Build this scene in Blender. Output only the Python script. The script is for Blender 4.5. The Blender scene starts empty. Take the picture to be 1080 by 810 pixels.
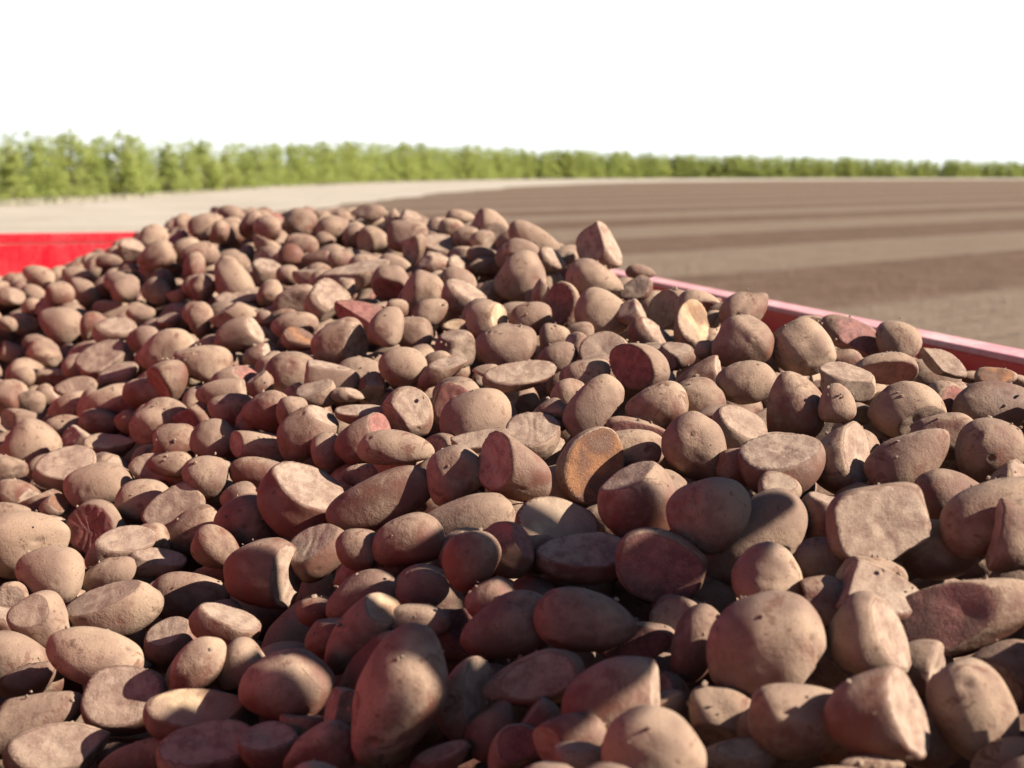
import bpy, bmesh, math, random
import numpy as np
from mathutils import Vector, Matrix

# ------------------------------------------------------------------ camera, world, sun, exposure
SC = bpy.context.scene
COL = SC.collection
F = 1500.0                      # focal length in photograph pixels (1080 wide)
CAMZ = 2.70
PITCH = math.atan(225.0/F)      # horizon at y = 180 of 810
cam_data = bpy.data.cameras.new('camera')
cam_data.sensor_width = 36.0
cam_data.lens = 36.0*F/1080.0
cam_data.clip_start = 0.02
cam_data.clip_end = 5000
cam = bpy.data.objects.new('camera', cam_data)
COL.objects.link(cam)
cam.location = (0, 0, CAMZ)
cam.rotation_euler = (math.pi/2 - PITCH, 0, 0)
SC.camera = cam
cam_data.dof.use_dof = True
cam_data.dof.focus_distance = 1.55
cam_data.dof.aperture_fstop = 6.3
cam_data.dof.aperture_blades = 7

SUN_EL = math.radians(33)
SUN_AZ = math.radians(104)       # clockwise from +Y (view direction): light comes from the right
world = bpy.data.worlds.new('World')
SC.world = world
world.use_nodes = True
wn = world.node_tree
bg = wn.nodes['Background']
sky = wn.nodes.new('ShaderNodeTexSky')
sky.sky_type = 'NISHITA'
sky.sun_disc = False
sky.sun_elevation = SUN_EL
sky.sun_rotation = SUN_AZ
sky.air_density = 0.6
sky.altitude = 300
sky.dust_density = 0.3
sky.ozone_density = 1.0
# bright milky haze low over the horizon, as on the photograph's overexposed sky
wt = wn.nodes.new('ShaderNodeTexCoord'); ws = wn.nodes.new('ShaderNodeSeparateXYZ'); wn.links.new(wt.outputs['Generated'], ws.inputs[0])
wz = wn.nodes.new('ShaderNodeMapRange'); wz.interpolation_type = 'SMOOTHSTEP'
wn.links.new(ws.outputs[2], wz.inputs[0])
for i_, v_ in zip((1, 2, 3, 4), (0.11, 0.20, 1.0, 0.0)): wz.inputs[i_].default_value = v_
wc = wn.nodes.new('ShaderNodeTexNoise'); wm = wn.nodes.new('ShaderNodeMapping'); wm.inputs['Scale'].default_value = (2, 2, 14)
wn.links.new(wt.outputs['Generated'], wm.inputs[0]); wn.links.new(wm.outputs[0], wc.inputs['Vector']); wc.inputs['Scale'].default_value = 1.6; wc.inputs['Detail'].default_value = 5
wr = wn.nodes.new('ShaderNodeMapRange'); wn.links.new(wc.outputs['Fac'], wr.inputs[0])
for i_, v_ in zip((1, 2, 3, 4), (0.3, 0.7, 0.90, 1.0)): wr.inputs[i_].default_value = v_
wx_ = wn.nodes.new('ShaderNodeMath'); wx_.operation = 'MULTIPLY'; wn.links.new(wz.outputs[0], wx_.inputs[0]); wn.links.new(wr.outputs[0], wx_.inputs[1])
wy_ = wn.nodes.new('ShaderNodeMapRange'); wy_.interpolation_type = 'SMOOTHSTEP'; wn.links.new(ws.outputs[1], wy_.inputs[0])   # haze weakened behind the viewer to cut its fill light
for i_, v_ in zip((1, 2, 3, 4), (0.0, 0.55, 0.25, 1.0)): wy_.inputs[i_].default_value = v_
wk = wn.nodes.new('ShaderNodeMath'); wk.operation = 'MULTIPLY'; wn.links.new(wx_.outputs[0], wk.inputs[0]); wn.links.new(wy_.outputs[0], wk.inputs[1]); wx_ = wk
wmix = wn.nodes.new('ShaderNodeMix'); wmix.data_type = 'RGBA'
wn.links.new(wx_.outputs[0], wmix.inputs[0]); wn.links.new(sky.outputs[0], wmix.inputs[6]); wmix.inputs[7].default_value = (11.0, 11.4, 11.8, 1)
wn.links.new(wmix.outputs[2], bg.inputs[0])
bg.inputs[1].default_value = 0.05
sd = bpy.data.lights.new('sun', 'SUN')
sd.energy = 5.0
sd.angle = math.radians(0.5)
sd.color = (1.0, 0.93, 0.82)
sun = bpy.data.objects.new('sun', sd)
COL.objects.link(sun)
sdir = Vector((math.sin(SUN_AZ)*math.cos(SUN_EL), math.cos(SUN_AZ)*math.cos(SUN_EL), math.sin(SUN_EL)))
sun.rotation_euler = sdir.to_track_quat('Z', 'Y').to_euler()
sun.location = sdir*20
SC.view_settings.view_transform = 'Standard'
SC.view_settings.look = 'None'
SC.view_settings.exposure = 1.27
SC.view_settings.gamma = 1.0
SC.view_settings.use_curve_mapping = False
SC.cycles.max_bounces = 8
SC.cycles.diffuse_bounces = 2

# ------------------------------------------------------------------ helpers
cp, sp = math.cos(PITCH), math.sin(PITCH)
RIGHT = np.array([1.0, 0, 0]); FWD = np.array([0, cp, -sp]); UP = np.array([0, sp, cp])
CAM = np.array([0, 0, CAMZ])
RC = np.stack([RIGHT, UP, -FWD], axis=1)           # camera axes as columns (x right, y up, z to the viewer)

def at(px, py, D):
    """world point seen at photograph pixel px,py at camera depth D"""
    return CAM + D*(FWD + RIGHT*(px-540)/F - UP*(py-405)/F)

def proj(P):
    q = np.asarray(P) - CAM
    d = q @ FWD
    return 540 + F*(q @ RIGHT)/d, 405 - F*(q @ UP)/d, d

def tag(o, label=None, cat=None, group=None, kind=None):
    if label: o['label'] = label
    if cat: o['category'] = cat
    if group: o['group'] = group
    if kind: o['kind'] = kind
    return o

def empty(name, loc=(0, 0, 0), rz=0.0):
    o = bpy.data.objects.new(name, None)
    o.empty_display_size = 0.1
    o.location = loc
    o.rotation_euler = (0, 0, rz)
    COL.objects.link(o)
    return o

def mesh_obj(name, verts, faces, mats, parent=None, smooth=False):
    me = bpy.data.meshes.new(name)
    me.from_pydata([tuple(v) for v in verts], [], [tuple(f) for f in faces])
    for m in (mats if isinstance(mats, (list, tuple)) else [mats]):
        me.materials.append(m)
    if smooth:
        me.polygons.foreach_set('use_smooth', [True]*len(me.polygons))
    me.update()
    o = bpy.data.objects.new(name, me)
    COL.objects.link(o)
    if parent: o.parent = parent
    return o

class MB:
    def __init__(self): self.bm = bmesh.new()
    def box(self, c, s, rz=0.0, bevel=0.0):
        r = bmesh.ops.create_cube(self.bm, size=1.0)
        vs = r['verts']
        bmesh.ops.scale(self.bm, vec=s, verts=vs)
        if bevel:
            es = list({e for v in vs for e in v.link_edges})
            g = bmesh.ops.bevel(self.bm, geom=es, offset=bevel, segments=2, affect='EDGES', profile=0.6)
            vs = list({v for v in g['verts']} | {v for v in vs if v.is_valid})
        if rz: bmesh.ops.rotate(self.bm, cent=(0, 0, 0), matrix=Matrix.Rotation(rz, 3, 'Z'), verts=vs)
        bmesh.ops.translate(self.bm, vec=c, verts=vs)
        return vs
    def cyl(self, c, r, h, axis='Z', seg=32, r2=None, bevel=0.0):
        g = bmesh.ops.create_cone(self.bm, cap_ends=True, segments=seg, radius1=r, radius2=r if r2 is None else r2, depth=h)
        vs = g['verts']
        if bevel:
            es = list({e for v in vs for e in v.link_edges if abs(e.verts[0].co.z-e.verts[1].co.z) < 1e-6})
            g = bmesh.ops.bevel(self.bm, geom=es, offset=bevel, segments=3, affect='EDGES', profile=0.6)
            vs = list({v for v in g['verts']} | {v for v in vs if v.is_valid})
        if axis == 'X': bmesh.ops.rotate(self.bm, cent=(0, 0, 0), matrix=Matrix.Rotation(math.pi/2, 3, 'Y'), verts=vs)
        if axis == 'Y': bmesh.ops.rotate(self.bm, cent=(0, 0, 0), matrix=Matrix.Rotation(math.pi/2, 3, 'X'), verts=vs)
        bmesh.ops.translate(self.bm, vec=c, verts=vs)
    def build(self, name, mat, parent=None, smooth=False):
        me = bpy.data.meshes.new(name)
        self.bm.to_mesh(me); self.bm.free()
        me.materials.append(mat)
        if smooth: me.polygons.foreach_set('use_smooth', [True]*len(me.polygons))
        o = bpy.data.objects.new(name, me)
        COL.objects.link(o)
        if parent: o.parent = parent
        return o

# ------------------------------------------------------------------ node helpers
class NT:
    def __init__(self, name):
        self.m = bpy.data.materials.new(name); self.m.use_nodes = True
        self.t = self.m.node_tree; self.b = self.t.nodes['Principled BSDF']
    def n(self, typ, **kw):
        nd = self.t.nodes.new(typ)
        for k, v in kw.items(): setattr(nd, k, v)
        return nd
    def l(self, a, b): self.t.links.new(a, b)
    def val(self, sock, v):
        if hasattr(v, 'is_linked') or isinstance(v, bpy.types.NodeSocket): self.l(v, sock)
        else: sock.default_value = v
    def noise(self, vec, scale, detail=4, rough=0.55, dist=0.0):
        nd = self.n('ShaderNodeTexNoise')
        if vec is not None: self.l(vec, nd.inputs['Vector'])
        nd.inputs['Scale'].default_value = scale
        nd.inputs['Detail'].default_value = detail
        nd.inputs['Roughness'].default_value = rough
        nd.inputs['Distortion'].default_value = dist
        return nd.outputs['Fac']
    def voro(self, vec, scale, feature='F1'):
        nd = self.n('ShaderNodeTexVoronoi', feature=feature)
        self.l(vec, nd.inputs['Vector']); nd.inputs['Scale'].default_value = scale
        return nd.outputs['Distance']
    def mr(self, v, a, b, c=0.0, d=1.0, smooth=True):
        nd = self.n('ShaderNodeMapRange')
        if smooth: nd.interpolation_type = 'SMOOTHSTEP'
        self.val(nd.inputs[0], v)
        for i, x in zip((1, 2, 3, 4), (a, b, c, d)): self.val(nd.inputs[i], x)
        return nd.outputs[0]
    def ma(self, op, a, b=0.0, c=0.0, clamp=False):
        nd = self.n('ShaderNodeMath', operation=op, use_clamp=clamp)
        self.val(nd.inputs[0], a); self.val(nd.inputs[1], b); self.val(nd.inputs[2], c)
        return nd.outputs[0]
    def mix(self, f, a, b, mode='MIX'):
        nd = self.n('ShaderNodeMix', data_type='RGBA', blend_type=mode)
        self.val(nd.inputs[0], f)
        for i, x in ((6, a), (7, b)):
            if isinstance(x, tuple): nd.inputs[i].default_value = (*x, 1) if len(x) == 3 else x
            else: self.l(x, nd.inputs[i])
        return nd.outputs[2]
    def attr(self, name, out='Fac'):
        nd = self.n('ShaderNodeAttribute', attribute_name=name)
        return nd.outputs[out]
    def bump(self, h, strength, dist, normal=None):
        nd = self.n('ShaderNodeBump')
        self.l(h, nd.inputs['Height'])
        nd.inputs['Strength'].default_value = strength
        nd.inputs['Distance'].default_value = dist
        if normal is not None: self.l(normal, nd.inputs['Normal'])
        return nd.outputs[0]

def potato_material():
    N = NT('potato_skin')
    v = N.attr('pco', 'Vector')
    rnd = N.attr('rnd'); dust = N.attr('dust'); cut = N.attr('cut'); fl = N.attr('flesh'); pit = N.attr('pit')
    # real dust lies a little thicker on the upward side
    big = N.noise(v, 22, 3, 0.6, 0.3)
    mid = N.noise(v, 75, 5, 0.65)
    fine = N.noise(v, 420, 4, 0.7)
    grain = N.noise(v, 1300, 2, 0.6)
    # skin under the dust
    skin = N.mix(N.mr(big, 0.35, 0.65), (0.150, 0.060, 0.040), (0.145, 0.080, 0.054))
    skin = N.mix(N.mr(mid, 0.50, 0.72, 0.0, 0.7), skin, (0.085, 0.042, 0.032))
    skin = N.mix(N.mr(rnd, 0.6, 1.0, 0.0, 0.55), skin, (0.13, 0.080, 0.060))
    dustc = N.mix(N.mr(rnd, 0.0, 1.0), (0.375, 0.256, 0.172), (0.270, 0.178, 0.122))
    dustc = N.mix(N.mr(fine, 0.3, 0.7, 0.0, 0.5), dustc, (0.215, 0.145, 0.105))
    dustc = N.mix(N.mr(grain, 0.60, 0.72, 0.0, 0.6), dustc, (0.52, 0.41, 0.32))
    s = N.ma('ADD', N.ma('MULTIPLY', N.ma('SUBTRACT', big, 0.17), 1.05), N.ma('MULTIPLY', mid, 0.75))
    s = N.ma('ADD', s, N.ma('MULTIPLY', fine, 0.35))
    s = N.ma('ADD', s, N.ma('MULTIPLY', dust, 0.75))
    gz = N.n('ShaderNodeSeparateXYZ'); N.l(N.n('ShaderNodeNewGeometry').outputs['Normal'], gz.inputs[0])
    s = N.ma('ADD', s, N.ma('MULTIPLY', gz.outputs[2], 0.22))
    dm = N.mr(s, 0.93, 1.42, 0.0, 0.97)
    pur = N.noise(v, 14, 3, 0.6, 0.4)
    dustc = N.mix(N.mr(pur, 0.44, 0.62, 0.0, 0.65), dustc, (0.175, 0.108, 0.082))
    col = N.mix(dm, skin, dustc)
    # rubbed patches with a crisp edge, where the dust has come off
    sc = N.noise(v, 46, 6, 0.7, 0.6)
    col = N.mix(N.mr(sc, 0.585, 0.625, 0.0, 0.75), col, skin)
    # lenticels, eyes, scuffs
    vo = N.voro(v, 190)
    col = N.mix(N.mr(vo, 0.10, 0.22, 0.55, 0.0), col, (0.13, 0.07, 0.05))
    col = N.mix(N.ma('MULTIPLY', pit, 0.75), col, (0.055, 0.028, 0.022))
    # cut faces: dried grey-brown, yellow flesh, or red
    c_dry = N.mix(N.mr(mid, 0.35, 0.7), (0.33, 0.235, 0.17), (0.19, 0.115, 0.085))
    c_yel = N.mix(N.mr(big, 0.44, 0.60), (0.48, 0.34, 0.205), (0.26, 0.14, 0.075))
    c_yel = N.mix(N.mr(mid, 0.40, 0.70, 0.0, 0.5), c_yel, (0.26, 0.16, 0.10))
    c_yel = N.mix(N.mr(pur, 0.46, 0.56, 0.0, 0.8), c_yel, (0.27, 0.185, 0.13))
    c_red = N.mix(N.mr(mid, 0.35, 0.65), (0.26, 0.10, 0.08), (0.15, 0.06, 0.05))
    cc = N.mix(N.mr(fl, 0.4, 0.6), c_dry, c_red)
    cc = N.mix(N.mr(fl, 1.4, 1.6), cc, c_yel)
    cc = N.mix(N.mr(fl, 2.4, 2.6), cc, N.mix(N.mr(big, 0.40, 0.62), (0.30, 0.135, 0.060), (0.13, 0.060, 0.038)))
    cc = N.mix(N.mr(big, 0.5, 0.7, 0.0, 0.45), cc, (0.20, 0.125, 0.09))
    cc = N.mix(N.mr(grain, 0.58, 0.72, 0.0, 0.6), cc, (0.6, 0.46, 0.36))
    cf = N.mr(cut, 0.35, 0.65)
    col = N.mix(cf, col, cc)
    rimm = N.ma('MULTIPLY', N.mr(cut, 0.30, 0.45), N.mr(cut, 0.60, 0.95, 1.0, 0.0))
    col = N.mix(N.ma('MULTIPLY', rimm, 0.55), col, (0.11, 0.055, 0.04))
    N.l(col, N.b.inputs['Base Color'])
    rough = N.mr(dm, 0, 1, 0.62, 0.96)
    N.l(rough, N.b.inputs['Roughness'])
    N.b.inputs['Specular IOR Level'].default_value = 0.28
    h1 = N.ma('ADD', N.ma('MULTIPLY', mid, 0.5), N.ma('MULTIPLY', big, 0.5))
    nb = N.bump(h1, 0.28, 0.006)
    h2 = N.ma('ADD', fine, N.ma('MULTIPLY', grain, 0.5))
    h2 = N.ma('ADD', h2, N.ma('MULTIPLY', N.mr(vo, 0.08, 0.25), 0.35))
    nb = N.bump(N.ma('MULTIPLY', h2, dm), 0.42, 0.0011, nb)
    N.l(nb, N.b.inputs['Normal'])
    return N.m

def paint_material(name, base, worn, wear=0.55, scale=9, rough=0.5):
    N = NT(name)
    tc = N.n('ShaderNodeTexCoord').outputs['Object']
    a = N.noise(tc, scale, 5, 0.65)
    b = N.noise(tc, scale*9, 4, 0.6)
    st = N.n('ShaderNodeMapping'); N.l(tc, st.inputs[0]); st.inputs['Scale'].default_value = (14, 14, 1.5)
    c = N.noise(st.outputs[0], 3, 3, 0.6)
    f = N.ma('ADD', N.ma('MULTIPLY', a, 0.5), N.ma('ADD', N.ma('MULTIPLY', b, 0.25), N.ma('MULTIPLY', c, 0.25)))
    col = N.mix(N.mr(f, 0.42, 0.68, 0.0, wear), base, worn)
    sc = N.noise(tc, scale*30, 2, 0.5)
    col = N.mix(N.mr(sc, 0.66, 0.72, 0.0, wear), col, (0.42, 0.33, 0.28))
    N.l(col, N.b.inputs['Base Color'])
    N.l(N.mr(f, 0.3, 0.7, rough-0.1, rough+0.25), N.b.inputs['Roughness'])
    N.l(N.bump(f, 0.25, 0.004), N.b.inputs['Normal'])
    return N.m

def plain(name, c1, c2, scale=8, rough=0.85, bump=0.3, bd=0.01):
    N = NT(name)
    tc = N.n('ShaderNodeTexCoord').outputs['Object']
    a = N.noise(tc, scale, 6, 0.6)
    N.l(N.mix(N.mr(a, 0.3, 0.7), c1, c2), N.b.inputs['Base Color'])
    N.b.inputs['Roughness'].default_value = rough
    N.l(N.bump(a, bump, bd), N.b.inputs['Normal'])
    return N.m

MAT_P = potato_material()
MAT_RED = paint_material('red_paint', (0.58, 0.008, 0.020), (0.50, 0.09, 0.10), 0.6, 5, 0.34)
MAT_RIM = paint_material('sunlit_worn_rim_paint', (0.60, 0.24, 0.26), (0.62, 0.45, 0.42), 0.9, 14, 0.6)  # red rim made pale pink for sun glare, with dust and wear
MAT_RUB = plain('tyre_rubber', (0.02, 0.02, 0.02), (0.06, 0.05, 0.045), 12, 0.9)
MAT_STEEL = plain('grey_steel', (0.25, 0.25, 0.25), (0.4, 0.38, 0.35), 12, 0.5)
MAT_FLOORB = plain('bed_floor_steel', (0.12, 0.06, 0.05), (0.2, 0.1, 0.08), 6, 0.8)

# ------------------------------------------------------------------ ground, field, verge
def ground_material():
    N = NT('dry_grass_ground')
    g = N.n('ShaderNodeNewGeometry').outputs['Position']
    a = N.noise(g, 0.12, 5, 0.6); b = N.noise(g, 1.3, 6, 0.7)
    col = N.mix(N.mr(a, 0.35, 0.65), (0.37, 0.315, 0.25), (0.46, 0.395, 0.325))
    col = N.mix(N.mr(b, 0.5, 0.75, 0, 0.6), col, (0.27, 0.22, 0.17))
    N.l(col, N.b.inputs['Base Color']); N.b.inputs['Roughness'].default_value = 1.0
    N.b.inputs['Specular IOR Level'].default_value = 0.05
    N.l(N.bump(b, 0.8, 0.12), N.b.inputs['Normal'])
    return N.m

def field_material():
    N = NT('ploughed_soil')
    g = N.n('ShaderNodeNewGeometry').outputs['Position']
    sep = N.n('ShaderNodeSeparateXYZ'); N.l(g, sep.inputs[0])
    p = N.ma('SUBTRACT', N.ma('MULTIPLY', sep.outputs[0], 0.69), N.ma('MULTIPLY', sep.outputs[1], 0.72))
    wob = N.noise(g, 0.08, 3, 0.5)
    edge = N.noise(g, 0.9, 5, 0.65)
    p2 = N.ma('ADD', p, N.ma('ADD', N.ma('MULTIPLY', wob, 1.2), N.ma('MULTIPLY', edge, 1.6)))
    ph = N.ma('FRACT', N.ma('DIVIDE', N.ma('ADD', p2, 995.0 - 2.0 + 15*2000), 15.0))   # 0..0.5 dark
    tri = N.ma('ABSOLUTE', N.ma('SUBTRACT', ph, 0.5))
    band = N.mr(tri, 0.22, 0.28)
    n1 = N.noise(g, 0.6, 6, 0.7); n2 = N.noise(g, 5.0, 5, 0.7)
    fu = N.n('ShaderNodeTexWave'); fu.inputs['Scale'].default_value = 0.42; fu.inputs['Distortion'].default_value = 1.5; fu.inputs['Detail'].default_value = 3
    rm = N.n('ShaderNodeMapping'); N.l(g, rm.inputs[0]); rm.inputs['Rotation'].default_value = (0, 0, math.radians(46)); N.l(rm.outputs[0], fu.inputs[0])
    light = N.mix(N.mr(n1, 0.3, 0.7), (0.190, 0.137, 0.098), (0.225, 0.165, 0.120))
    dark = N.mix(N.mr(n1, 0.35, 0.65), (0.128, 0.079, 0.054), (0.168, 0.108, 0.076))
    cl = N.noise(g, 2.2, 4, 0.6)
    dark = N.mix(N.mr(cl, 0.50, 0.62, 0, 0.5), dark, (0.100, 0.064, 0.045))
    dark = N.mix(N.mr(n2, 0.55, 0.75, 0, 0.6), dark, (0.095, 0.062, 0.045))
    far = N.noise(g, 0.02, 3, 0.5)
    col = N.mix(N.ma('MULTIPLY', band, N.mr(far, 0.3, 0.6, 0.8, 1.0)), light, dark)
    N.l(col, N.b.inputs['Base Color']); N.b.inputs['Roughness'].default_value = 1.0
    N.b.inputs['Specular IOR Level'].default_value = 0.05
    h = N.ma('ADD', n1, N.ma('MULTIPLY', n2, 0.5))
    h = N.ma('ADD', h, N.ma('MULTIPLY', fu.outputs['Fac'], 0.10))
    N.l(N.bump(h, 1.0, 0.22), N.b.inputs['Normal'])
    return N.m

gnd = mesh_obj('ground', [(-3000, -3000, 0), (3000, -3000, 0), (3000, 3000, 0), (-3000, 3000, 0)], [(0, 1, 2, 3)], ground_material())
tag(gnd, kind='structure')

def gp(px, py):           # ground point below pixel
    D = CAMZ*F/(py-180.0)*1.0
    return ((px-540)/F*D, D)
edge_px = [(205, 238), (300, 223), (400, 211.5), (470, 203), (545, 197), (620, 193.6), (700, 191.6), (850, 190.2), (1080, 189.3), (1400, 188.8)]
pts = [gp(*e) for e in edge_px]
random.seed(5)
sm = []
for i in range(len(pts)-1):
    for k in range(8):
        t = k/8
        x = pts[i][0]*(1-t)+pts[i+1][0]*t; y = pts[i][1]*(1-t)+pts[i+1][1]*t
        sm.append((x+random.uniform(-.8, .8), y+random.uniform(-.012, .012)*y))
poly = [(-26, 20), (-60, -300), (900, -300), (1500, 460)] + sm[::-1]
me_f = mesh_obj('ploughed_field', [(x, y, 0.02) for x, y in poly], [list(range(len(poly)))], field_material())
tag(me_f, kind='structure')

# ------------------------------------------------------------------ trees
def bark(): return plain('bark', (0.10, 0.065, 0.045), (0.17, 0.12, 0.09), 14, 0.95)
def leaf_material():
    N = NT('foliage')
    g = N.n('ShaderNodeNewGeometry')
    oi = N.n('ShaderNodeObjectInfo')
    a = N.noise(g.outputs['Position'], 0.9, 3, 0.6)
    lf = N.attr('leaf')
    col = N.mix(N.mr(a, 0.3, 0.7), (0.33, 0.375, 0.085), (0.44, 0.47, 0.13))
    col = N.mix(N.ma('MULTIPLY', lf, 0.5), col, (0.42, 0.43, 0.19))
    col = N.mix(N.ma('MULTIPLY', oi.outputs['Random'], 0.3), col, (0.26, 0.34, 0.10))
    N.l(col, N.b.inputs['Base Color']); N.b.inputs['Roughness'].default_value = 0.8
    N.b.inputs['Specular IOR Level'].default_value = 0.15
    tr = N.n('ShaderNodeBsdfTranslucent'); N.l(col, tr.inputs[0])
    mx = N.n('ShaderNodeMixShader'); mx.inputs[0].default_value = 0.5
    out = N.t.nodes['Material Output']
    N.l(N.b.outputs[0], mx.inputs[1]); N.l(tr.outputs[0], mx.inputs[2]); N.l(mx.outputs[0], out.inputs['Surface'])
    return N.m
MAT_BARK = bark(); MAT_LEAF = leaf_material()

def crown_mesh(seed, h, r, n):
    """pine-like crown: clumps of small leaf faces along tiers of boughs"""
    rg = np.random.default_rng(seed)
    clumps = []
    tiers = 11
    for t in range(tiers):
        z = 0.04*h + (h*0.92)*(t/(tiers-1))
        rr = r*((1 - t/(tiers-1))**0.45)*rg.uniform(0.78, 1.1) + 0.12*r
        for k in range(rg.integers(4, 7)):
            a = rg.uniform(0, 2*math.pi); q = rg.uniform(0.35, 1.0)
            clumps.append((rr*q*math.cos(a), rr*q*math.sin(a), z + rg.uniform(-.05, .08)*h, rr*rg.uniform(.26, .48)+.06*r))
    clumps.append((0, 0, h*0.97, 0.10*r))
    clumps = np.array(clumps)
    w = clumps[:, 3]**2; w /= w.sum()
    ci = rg.choice(len(clumps), n, p=w)
    d = rg.normal(size=(n, 3)); d /= np.linalg.norm(d, axis=1)[:, None]
    rad = rg.uniform(0.35, 1.0, n)**0.5
    P = clumps[ci, :3] + d*(clumps[ci, 3]*rad)[:, None]*np.array([1, 1, .8])
    P[:, 2] = np.maximum(P[:, 2], 0.1)
    s = rg.uniform(0.07, 0.17, n)*(h/6.0)
    u = rg.normal(size=(n, 3)); u[:, 2] *= .5; u /= np.linalg.norm(u, axis=1)[:, None]
    v = np.cross(u, d + rg.normal(size=(n, 3))*.5); v /= np.linalg.norm(v, axis=1)[:, None]
    V = np.stack([P - u*s[:, None], P + v*s[:, None]*.6, P + u*s[:, None], P - v*s[:, None]*.6], axis=1).reshape(-1, 3)
    me = bpy.data.meshes.new('crown')
    me.from_pydata(V.tolist(), [], np.arange(4*n).reshape(-1, 4).tolist())
    at_ = me.attributes.new('leaf', 'FLOAT', 'POINT')
    at_.data.foreach_set('value', np.repeat(rg.uniform(0, 1, n), 4).astype(np.float32))
    me.materials.append(MAT_LEAF)
    return me

def trunk_mesh(seed, h):
    rg = random.Random(seed)
    vs, fs = [], []
    def limb(p0, p1, r0, r1, seg=6, st=4):
        b = len(vs); p0 = Vector(p0); p1 = Vector(p1); ax = (p1-p0).normalized()
        u = ax.orthogonal().normalized(); w = ax.cross(u)
        for i in range(st+1):
            t = i/st; c = p0.lerp(p1, t) + Vector((rg.uniform(-1, 1), rg.uniform(-1, 1), 0))*(0.02*h*.2 if 0 < i < st else 0)
            r = r0*(1-t)+r1*t
            for k in range(seg):
                a = 2*math.pi*k/seg; vs.append(c + (u*math.cos(a)+w*math.sin(a))*r)
        for i in range(st):
            for k in range(seg):
                k2 = (k+1) % seg
                fs.append((b+i*seg+k, b+i*seg+k2, b+(i+1)*seg+k2, b+(i+1)*seg+k))
    limb((0, 0, 0), (0, 0, h*.94), 0.02*h, 0.004*h, 7, 6)
    for i in range(14):
        z = h*(0.12+0.055*i); a = rg.uniform(0, 6.28); L = 0.30*h*(1-i/16)**.7
        limb((0, 0, z), (L*math.cos(a), L*math.sin(a), z+L*.25), 0.006*h, 0.002*h, 4, 2)
    me = bpy.data.meshes.new('trunk')
    me.from_pydata([tuple(v) for v in vs], [], fs)
    me.materials.append(MAT_BARK)
    return me

VAR = [(crown_mesh(100+i, 6.0, [1.55, 1.9, 1.4, 1.7, 2.0, 1.5][i], 3400), trunk_mesh(i, 6.0)) for i in range(6)]
rt = random.Random(11)
base_tab = [(-260, 228), (-100, 218), (0, 212.5), (135, 206), (220, 201), (300, 196), (400, 192), (540, 189), (700, 188.2), (850, 188), (1080, 187.6), (1400, 187.2)]
top_tab = [(-260, 138), (0, 145), (120, 143), (200, 149), (300, 152), (420, 153), (540, 158.5), (700, 163), (850, 166), (1080, 171), (1400, 175)]
def lerp_tab(tab, x):
    for (a, ya), (b, yb) in zip(tab, tab[1:]):
        if x <= b: return ya + (yb-ya)*(x-a)/(b-a)
    return tab[-1][1]
ORD = ['first', 'second', 'third', 'fourth', 'fifth', 'sixth', 'seventh', 'eighth', 'ninth', 'tenth', 'eleventh', 'twelfth', 'thirteenth', 'fourteenth', 'fifteenth', 'sixteenth', 'seventeenth', 'eighteenth', 'nineteenth', 'twentieth']
def put_tree(px, back, label, group, var, fs=1.0):
    by = lerp_tab(base_tab, px); ty = lerp_tab(top_tab, px)
    D = CAMZ*F/(by-180.0)
    H = (by-ty)*D/F*fs
    D2 = D + back
    t = empty('pine_tree', ((px-540)/F*D2, D2, 0), rt.uniform(0, 6.28))
    cm, tm = VAR[var]
    for nm, m in (('trunk', tm), ('crown', cm)):
        o = bpy.data.objects.new(nm, m); COL.objects.link(o); o.parent = t
        w = H/6.0
        o.scale = (w*rt.uniform(1.15, 1.5), w*rt.uniform(1.15, 1.5), w)
    tag(t, label, 'tree', group)
    return t
px = -18.0; k = 0; kv = 0
size_words = {True: 'tall', False: 'short'}
while px < 1130:
    by = lerp_tab(base_tab, px); D = CAMZ*F/(by-180.0)
    fs = rt.choice([0.82, 0.88, 0.94, 1.02, 1.10])
    if 0 <= px < 330 and kv < 18:
        kv += 1
        lb = f'{"taller" if fs >= .92 else "shorter"} bright green pine, {ORD[kv-1]} from the left along the front of the tree line'
    elif px < 0: lb = 'bright green pine at the very left end of the tree line beyond the trailer'
    elif px < 560: lb = 'green pine in the blurred middle stretch of the tree line behind the sandy verge'
    elif px < 820: lb = 'small distant pine of the tree line beyond the ploughed field, right of the heap'
    else: lb = 'tiny far pine near the right end of the tree line beyond the ploughed field'
    put_tree(px, rt.uniform(-1, 2), lb, 'pines in the front row of the tree line', rt.randrange(6), fs)
    px += max(5.5, rt.uniform(2.0, 3.3)*F/D)
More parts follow.
